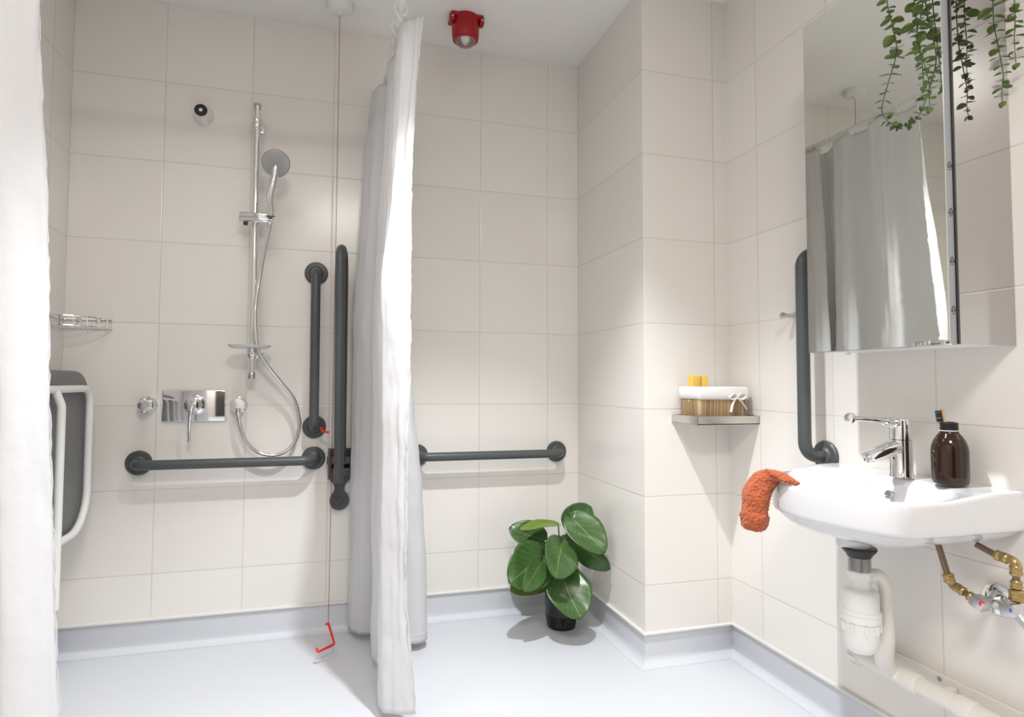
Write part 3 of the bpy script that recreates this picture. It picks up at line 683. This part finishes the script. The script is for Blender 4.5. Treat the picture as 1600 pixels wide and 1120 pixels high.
def towel():
    path = [V(p) for p in [(1.040, 1.135, .7265), (1.036, 1.158, .731), (1.031, 1.180, .737), (1.028, 1.204, .734), (1.015, 1.223, .715), (1.003, 1.228, .690), (.998, 1.228, .660), (.996, 1.228, .632), (.996, 1.228, .603)]]
    wd = [.003, .008, .013, .020, .0275, .029, .029, .031, .027]; th = [.003, .007, .010, .015, .021, .022, .021, .023, .018]
    P = catmull(path, 7); n = len(P); rings = []
    for i, p in enumerate(P):
        k = i/7; a = min(int(k), 7); f = k-a
        w_ = wd[a]+(wd[a+1]-wd[a])*f; h_ = th[a]+(th[a+1]-th[a])*f
        tq = (P[min(i+1, n-1)]-P[max(i-1, 0)]).normalized()
        side = V((.76, -.65, 0)); side = (side-tq*side.dot(tq)).normalized(); nn = tq.cross(side)
        e = 1.0 if i > 0 else .3
        if i > n-4: e = [1, .93, .75, .4][i-(n-4)]
        ring_ = []
        for j in range(44):
            an = 2*math.pi*j/44
            # folded cloth: three lobes in the cross-section
            lob = 1+.10*math.cos(3*an+.6+i*.05)+.07*math.cos(5*an+1.3)
            q = p+(side*math.cos(an)*w_+nn*math.sin(an)*h_)*lob*e
            if i < 22 and q.x > 1.03: q.z = max(q.z, .7235)
            # woven band pinch
            bz = abs(i-44)
            q += noise.noise_vector(q*55)*.0028+noise.noise_vector(q*170)*.0012
            if 40 < i < 46: q += (p-q)*.10*(1+math.sin(i*3.0))*.5
            ring_.append(q)
        rings.append(ring_)
    o = MB().loft(rings).build('face_towel', 'towel', angle=180)
    o.modifiers.new('sub', 'SUBSURF').render_levels = 2; o.modifiers['sub'].levels = 2
    tx = bpy.data.textures.new('terry', 'CLOUDS'); tx.noise_scale = .0045
    dm = o.modifiers.new('terry', 'DISPLACE'); dm.texture = tx; dm.strength = .0065; dm.texture_coords = 'LOCAL'
    tag(o, 'orange terry face towel draped over the front left rim of the basin', 'towel')
towel()
# ------------------------------------------------------------------ waste trap and pipes
def trap():
    x, y = 1.2, 1.130
    t = thing('bottle_trap', (x, y, .34), 'white plastic bottle trap and waste pipe under the basin', 'waste trap')
    MB().lathe((x, y, .577), (0, 0, -1), [(.035, 0), (.037, .003), (.035, .008), (.028, .016), (.025, .022)], 36).build('rubber_seal', 'dark', t, label='black rubber seal')
    m = MB(); 
    pr = [(.0225, 0)]
    for k in range(10): pr += [(.0240, .002+.0032*k), (.0222, .0036+.0032*k)]
    m.lathe((x, y, .556), (0, 0, -1), pr+[(.022, .036)], 36); m.build('threaded_tail', 'nickel', t)
    m = MB(); m.lathe((x, y, .524), (0, 0, -1), [(.024, 0), (.0275, .002), (.0275, .017), (.024, .020), (.021, .022), (.021, .048)], 8)
    m.build('lock_nut', 'white', t, angle=20)
    MB().lathe((x, y, .484), (0, 0, -1), [(.021, -.02), (.023, 0), (.034, .004), (.0385, .010), (.0385, .048), (.0425, .050), (.0425, .056)], 40).build('trap_cap', 'white', t)
    m = MB(); m.lathe((x, y, .4275), (0, 0, -1), [(.0415, 0), (.0425, .002), (.0420, .016), (.0385, .018), (.0375, .060), (.034, .078), (.024, .088), (.003, .090)], 40)
    for k in range(9):
        a = 2*math.pi*k/9; m.box((x+.0392*math.cos(a), y+.0392*math.sin(a), .398), (.006, .006, .022), .001, rot=Matrix.Rotation(a, 3, 'Z'))
    m.build('trap_bottle', 'white', t)
    MB().tube(catmull([(x+.012, y-.005, .505), (x+.040, y-.01, .512), (x+.058, y-.012, .49), (x+.060, y-.012, .455), (x+.062, y-.012, .41), (x+.068, y-.004, .36), (x+.100, y+.030, .295), (x+.134, y+.040, .262), (x+.145, y+.010, .253)], 8), [.0145]*30+[.0145+.0004*i for i in range(16)]+[.0205]*19, 20).build('outlet_bend', 'warm', t)
    m = MB(); m.lathe((1.345, 1.262, .253), (0, -1, 0), [(.020, -.028), (.026, -.024), (.026, -.004), (.0215, 0), (.0185, .002), (.0185, .05)], 28)
    for k in range(8):
        a = 2*math.pi*k/8; m.box((1.345+.0262*math.cos(a), 1.276, .253+.0262*math.sin(a)), (.006, .018, .006), .001, rot=Matrix.Rotation(-a, 3, 'Y'))
    m.build('access_plug', 'warm', t)
    MB().tube([(1.345, 1.23, .253), (1.345, .30, .253)], .0205, 24).build('waste_pipe', 'warm', t)
    for yy in (1.145, 1.02, .6):
        MB().lathe((1.345, yy, .253), (0, -1, 0), [(.0205, -.003), (.0235, -.001), (.0240, .002), (.0240, .034), (.0225, .037), (.0205, .038)], 28).build('pipe_socket', 'warm', t)
    for yy in (1.06, .75): MB().box((1.372, yy, .253), (.032, .014, .03), .003).build('pipe_clip', 'warm', t)
trap()
t = thing('pipe_trunking', (XR, .8, .27), 'slim cream trunking strip screwed to the tiles behind the waste pipe', 'trunking')
MB().box((XR-.006, .79, .262), (.012, 1.00, .034), .003).build('strip', 'warm', t)
m = MB().lathe((XR-.012, 1.097, .268), (-1, 0, 0), [(.006, 0), (.0055, .002), (.002, .0026)], 20); m.build('screw', 'nickel', t)
def fitting(m, p, d, r=.0125, l=.030):
    r *= .84
    d = V(d).normalized(); p = V(p)-d*l/2
    m.lathe(p, d, [(r*.78, 0), (r, .003), (r, l*.30), (r*.93, l*.34), (r*.93, l*.66), (r, l*.70), (r, l-.003), (r*.78, l)], 8)
def pipes():
    t = thing('hot_supply_pipe', (1.35, 1.03, .5), 'copper hot water pipe with brass elbow and red marked valve under the basin', 'water pipe')
    MB().tube([(1.3465, 1.058, .596), (1.350, 1.040, .530)], .0064, 16).build('pipe', 'copper', t)
    MB().tube(fillet([(1.350, 1.040, .530), (1.350, 1.030, .510), (1.350, 1.000, .500), (1.350, .972, .492)], .008, 4), .0064, 16).build('pipe', 'copper', t)
    m = MB(); fitting(m, (1.350, 1.037, .522), (0, -.25, -1), .0135, .022); fitting(m, (1.350, 1.013, .505), (0, -1, -.35), .0130, .022)
    m.tube(fillet([(1.35, 1.037, .525), (1.35, 1.028, .508), (1.35, 1.008, .502)], .006, 4), .0088, 14)
    m.build('elbow', 'brass', t)
    m = MB(); fitting(m, (1.350, .984, .495), (0, -1, -.3), .0130, .026); m.build('coupling', 'brass', t)
    m = MB(); m.box((1.332, .958, .497), (.030, .030, .024), .005, rot=Matrix.Rotation(.4, 3, 'X')); m.tube([(1.34, .962, .494), (1.39, .975, .492)], .009, 16)
    m.build('valve', 'nickel', t)
    MB().lathe((1.322, .948, .500), (-.75, -.65, .05), [(.0055, -.004), (.0055, .004), (.003, .005)], 16).build('hot_marker', 'orange', t, label='red marker')
    t = thing('cold_supply_pipe', (1.35, .91, .5), 'copper cold water pipe with brass fittings and blue marked valve under the basin', 'water pipe')
    MB().tube([(1.35, .975, .612), (1.35, .938, .601)], .0064, 16).build('pipe', 'copper', t)
    MB().tube(fillet([(1.35, .938, .601), (1.35, .900, .598), (1.35, .900, .520)], .01, 5), .0064, 16).build('pipe', 'copper', t)
    m = MB(); fitting(m, (1.350, .925, .600), (0, -1, -.1), .0135, .026); fitting(m, (1.350, .900, .580), (0, 0, 1), .0132, .022)
    fitting(m, (1.350, .900, .552), (0, 0, 1), .0125, .018); fitting(m, (1.350, .900, .530), (0, 0, 1), .0165, .024)
    m.tube(fillet([(1.35, .92, .600), (1.35, .900, .598), (1.35, .900, .58)], .008, 4), .0088, 14); m.build('fittings', 'brass', t)
    m = MB(); m.box((1.332, .898, .503), (.030, .032, .026), .005, rot=Matrix.Rotation(-.3, 3, 'X')); m.tube([(1.34, .905, .503), (1.39, .955, .492)], .009, 16)
    m.tube([(1.332, .890, .50), (1.332, .865, .478)], .009, 14); m.build('valve', 'nickel', t)
    MB().lathe((1.322, .890, .507), (-.75, -.65, .05), [(.0055, -.004), (.0055, .004), (.003, .005)], 16).build('cold_marker', mat('blue marker', (.02, .09, .45), .4), t, label='blue marker')
    o = MB().lathe((XR, .970, .492), (-1, 0, 0), [(.034, 0), (.034, .003), (.030, .006), (.020, .008), (.012, .018), (.010, .02)], 40).build('pipe_cover_plate', 'chrome')
    tag(o, 'round chrome cover plate where the supply pipes leave the wall', 'cover plate')
pipes()
# ------------------------------------------------------------------ mirror cabinet
def cabinet():
    x0, y0, y1, z0, z1 = 1.221, .921, 1.292, 1.036, 1.912
    t = thing('mirror_cabinet', (XR, (y0+y1)/2, z0), 'mirror fronted wall cabinet above the wash basin', 'cabinet')
    MB().box(((x0+.022+XR)/2, (y0+y1)/2, (z0+z1)/2), (XR-x0-.022, y1-y0-.004, z1-z0-.004), .001).build('body', 'white', t)
    d = MB().box((x0+.010, (y0+y1)/2, (z0+z1)/2), (.017, y1-y0, z1-z0), .0008).build('door', 'strip', t)
    MB().box((x0+.0004, (y0+y1)/2, (z0+z1)/2), (.002, y1-y0-.0015, z1-z0-.0015), .0003).build('mirror_glass', 'mirror', d, smooth=False)
    MB().box((x0+.0205, y0+.001, (z0+z1)/2), (.004, .006, z1-z0-.003)).build('door_seal', 'dark', t, smooth=False)
    MB().box(((x0+.026+XR)/2, y0+.0005, (z0+z1)/2), (XR-x0-.027, .003, z1-z0-.002), .0003).build('side_panel', 'sidemirror', t, smooth=False, label='satin mirror side panel')
    m = MB(); m.box((x0-.006, .955, z0+.001), (.020, .070, .003), .001); m.box((x0-.015, .955, z0+.005), (.002, .070, .010), .0005); m.build('door_pull', 'chrome', t, label='chrome finger pull')
    MB().lathe((1.30, 1.245, z0), (0, 0, -1), [(.006, 0), (.006, .004), (.004, .006)], 16).build('fixing_screw', 'white', t)
    # recycling triangles printed along the door edge
    for i, z in enumerate((1.407, 1.310, 1.209, 1.108)):
        m = MB(); c = V((x0+.0105, y0-.0003, z)); r = .0088
        P3 = [c+V((r*.88*math.sin(a), 0, r*math.cos(a))) for a in (0, 2.094, 4.189)]
        for k in range(3):
            a, b = P3[k], P3[(k+1) % 3]; e = (b-a)
            m.tube([a+e*.12, a+e*.88], .00065, 6)
            m.tube([a+e*.88, a+e*.72+V((0, 0, .002))], .0005, 5)
        m.tube([c+V((-.003, 0, -.001)), c+V((.003, 0, -.001))], .0006, 5)
        m.tube([c+V((-.004, 0, -.0085)), c+V((.004, 0, -.0085))], .0006, 5)
        m.build('recycling_mark', 'dark', d)
cabinet()
t = thing('robe_hook', (XR, 1.535, 1.166), 'small dull metal wall peg left of the vertical rail by the mirror', 'hook')
MB().lathe((XR, 1.535, 1.166), (-1, 0, 0), [(.012, 0), (.012, .003), (.0065, .006), (.0062, .040), (.0095, .043), (.0100, .050), (.0085, .054), (.002, .055)], 28).build('peg', 'brushed', t)
# ------------------------------------------------------------------ plants
def leaf(m, base, tip, nrm, w, heart=.0, curl=.15, cup=.12, nu=8, nv=12, uvs=None):
    base, tip = V(base), V(tip); L_ = (tip-base).length; d = (tip-base).normalized()
    n = V(nrm); n = (n-d*n.dot(d)).normalized(); s = d.cross(n)
    o = len(m.v); vs = []
    for j in range(nv+1):
        t = j/nv
        wv = math.sin(math.pi*min(1, max(0, t))**.80)**.52*(1-.12*t)
        if j == 0: wv = .10
        if j == nv: wv = 0.015
        for i in range(nu+1):
            u = i/nu*2-1
            back = heart*L_*(abs(u)**1.3)*max(0, 1-t*2.6)
            p = base+d*(L_*t-back)+s*(u*w/2*wv)+n*(cup*w*(u*u)*wv-curl*L_*(t*t)+.02*w*math.sin(t*9+u*3))
            vs.append(p); uvs.append((i/nu, t))
    fs = [(j*(nu+1)+i, j*(nu+1)+i+1, (j+1)*(nu+1)+i+1, (j+1)*(nu+1)+i) for j in range(nv) for i in range(nu)]
    m.add(vs, fs)
def build_leaf(m, uvs, name, matn, parent, thick=.0006, label=None):
    me = bpy.data.meshes.new(name); off = parent_world(parent)
    me.from_pydata([p-off for p in m.v], [], m.f)
    ul = me.uv_layers.new(name='UVMap')
    for lp in me.loops: ul.data[lp.index].uv = uvs[lp.vertex_index]
    me.shade_smooth(); me.materials.append(M[matn])
    o = bpy.data.objects.new(name, me); sc.collection.objects.link(o); o.parent = parent
    s = o.modifiers.new('thickness', 'SOLIDIFY'); s.thickness = thick
    if label: o['label'] = label
    return o
def potted_plant():
    px, py = .905, 2.235
    t = thing('potted_plant', (px, py, 0), 'broad leaved green plant in a black pot on the floor in the corner', 'plant')
    pr = [(.052, .002), (.055, 0), (.056, .003)]
    for k in range(7): pr += [(.0575+.001*k, .012+.006*k), (.0562+.001*k, .015+.006*k)]
    pr += [(.064, .07), (.066, .145), (.069, .148), (.069, .158), (.063, .158), (.060, .142)]
    MB().lathe((px, py, 0), (0, 0, 1), pr, 48).build('pot', 'pot', t, label='black plastic pot')
    MB().lathe((px, py, .134), (0, 0, 1), [(.061, 0), (.059, .006), (.03, .01), (.003, .011)], 36).build('soil', 'soil', t)
    LF = [((.878, 2.2, .405), (.713, 2.17, .415), (.25, -.10, 1), .085, .05, .10, 'leaf_light'),
          ((.797, 2.16, .299), (.646, 2.06, .248), (-.15, -1, .35), .185, .16, .10, 'leaf'),
          ((.834, 2.24, .332), (.700, 2.26, .388), (0, -1, .5), .12, .1, .1, 'leaf'),
          ((.852, 2.10, .358), (.792, 2.00, .268), (.1, -1, .35), .150, .18, .05, 'leaf'),
          ((.905, 2.13, .440), (1.000, 2.03, .338), (.05, -1, .55), .148, .14, .08, 'leaf'),
          ((.925, 2.22, .387), (1.022, 2.2, .462), (0, -1, .3), .130, .12, .1, 'leaf'),
          ((.922, 2.16, .345), (1.048, 2.08, .265), (.1, -.6, -.5), .130, .12, -.12, 'leaf'),
          ((.856, 2.12, .236), (.886, 2.0, .118), (-.05, -1, .45), .178, .16, .06, 'leaf'),
          ((.846, 2.2, .215), (.665, 2.12, .195), (0, -.7, .8), .125, .12, .05, 'leaf_light'),
          ((.778, 2.11, .295), (.689, 2.03, .222), (.1, -1, .2), .092, .1, .1, 'leaf'),
          ((.894, 2.2, .276), (.985, 2.26, .33), (0, -1, .4), .12, .12, .1, 'leaf'),
          ((.86, 2.23, .25), (.78, 2.30, .30), (0, -1, .5), .12, .12, .1, 'leaf'),
          ((.90, 2.16, .20), (.90, 2.10, .27), (0, -1, .2), .08, .1, .1, 'leaf_light')]
    for (b, tp, n, w_, he, cu, mt) in LF:
        m = MB(); uvs = []; leaf(m, b, tp, n, w_, he, cu, .10, 12, 16, uvs)
        lf = build_leaf(m, uvs, 'leaf', mt, t, label='yellow green leaf' if mt == 'leaf_light' else None)
        bb = V(b); st = V((px+(bb.x-px)*.1, py+(bb.y-py)*.1, .142))
        mid = V((px*.55+bb.x*.45, py*.5+bb.y*.5, max(.2, bb.z*.72)))
        MB().tube(catmull([st, mid, bb], 6), [.0035]*5+[.0026]*8, 8).build('stalk', 'stem', t)
    m = MB(); m.tube(catmull([(px, py, .14), (.912, 2.2, .30), (.921, 2.2, .385), (.924, 2.2, .462)], 6), [.006]*6+[.005]*6+[.003]*6+[.0008], 10); m.build('main_stem', 'stem', t)
potted_plant()
def trailing():
    px, py, pz = 1.30, 1.03, 1.912
    t = thing('trailing_plant', (px, py, pz), 'trailing artificial plant with small round leaves spilling down over the mirror cabinet', 'plant')
    MB().lathe((px, py, pz), (0, 0, 1), [(.045, 0), (.048, .002), (.060, .11), (.063, .112), (.063, .12), (.057, .12), (.053, .10)], 36).build('pot', 'liner', t)
    MB().lathe((px, py, pz+.09), (0, 0, 1), [(.053, 0), (.04, .008), (.003, .01)], 30).build('soil', 'soil', t)
    S = [[(1.21, 1.00, 1.985), (1.172, .995, 1.90), (1.165, .995, 1.792), (1.165, .982, 1.72), (1.165, .976, 1.667), (1.163, .990, 1.62), (1.164, 1.008, 1.578), (1.17, 1.018, 1.555), (1.190, 1.022, 1.538), (1.216, 1.028, 1.534)],
         [(1.22, .97, 1.99), (1.172, .93, 1.90), (1.165, .915, 1.742), (1.165, .928, 1.686), (1.166, .925, 1.646), (1.168, .916, 1.60), (1.17, .911, 1.565), (1.172, .913, 1.516)],
         [(1.23, 1.02, 1.99), (1.195, .97, 1.90), (1.195, .955, 1.742), (1.193, .951, 1.68), (1.196, .945, 1.63), (1.195, .942, 1.58)],
         [(1.27, .97, 2.0), (1.305, .895, 1.93), (1.312, .884, 1.80), (1.314, .884, 1.705), (1.324, .884, 1.653), (1.336, .884, 1.595), (1.332, .885, 1.561), (1.334, .886, 1.538)],
         [(1.33, .97, 2.0), (1.350, .89, 1.93), (1.352, .872, 1.80), (1.356, .872, 1.705), (1.352, .872, 1.665), (1.356, .873, 1.615)]]
    for si, pts in enumerate(S):
        P = catmull([(px+.01*(si-2), py-.01, pz+.10)]+pts, 14)
        R = [.0016-.0009*i/len(P) for i in range(len(P))]
        st = MB().tube(P, R, 7).build('trailing_stem', 'stem', t)
        m = MB(); uvs = []
        # pairs of leaves along the stem, alternating direction
        acc = 0; k = 0; total = sum((P[i+1]-P[i]).length for i in range(len(P)-1)); run = 0
        for i in range(1, len(P)-1):
            seg = (P[i]-P[i-1]).length; acc += seg; run += seg
            if acc < .0150 or P[i].z > pz+.12: continue
            if P[i].x > 1.20 and P[i].z > pz-.01 and si < 3: continue
            acc = 0; k += 1
            tn = (P[i+1]-P[i-1]).normalized(); a0 = k*1.9+random.uniform(-.4, .4)
            ref = tn.orthogonal().normalized()
            big = random.choice((.7, .85, 1.0, 1.25)) * (1.0 if run < total*.8 else .72)
            for h in (0, math.pi):
                q = Quaternion(tn, a0+h); dr = (q @ ref)
                dr = (dr+tn*random.uniform(-.1, .45)).normalized()
                L_ = .0225*big*random.uniform(.85, 1.15)
                b = P[i]+dr*.002; tp = b+dr*L_
                if si < 3 and tp.x > 1.222: tp.x = 1.222-.3*(tp.x-1.222)
                if si >= 3 and tp.y > .914: tp.y = .912
                nn = (tn*-1+V((random.uniform(-.4, .4), random.uniform(-.5, .2), random.uniform(-.2, .5)))).normalized()
                leaf(m, b, tp, nn, L_*random.uniform(.72, .95), 0, .06, .10, 4, 5, uvs)
        e = P[-1]
        for dx in (-1, 1):
            dd = V((.3*dx, .6*dx, -1)).normalized()
            if si == 0: dd = V((-.4, .6*dx, -.8)).normalized()
            leaf(m, e, e+dd*.013, (-1, -.4, .3), .011, 0, .05, .1, 4, 5, uvs)
        build_leaf(m, uvs, 'foliage', 'euca', st, .0004)
trailing()
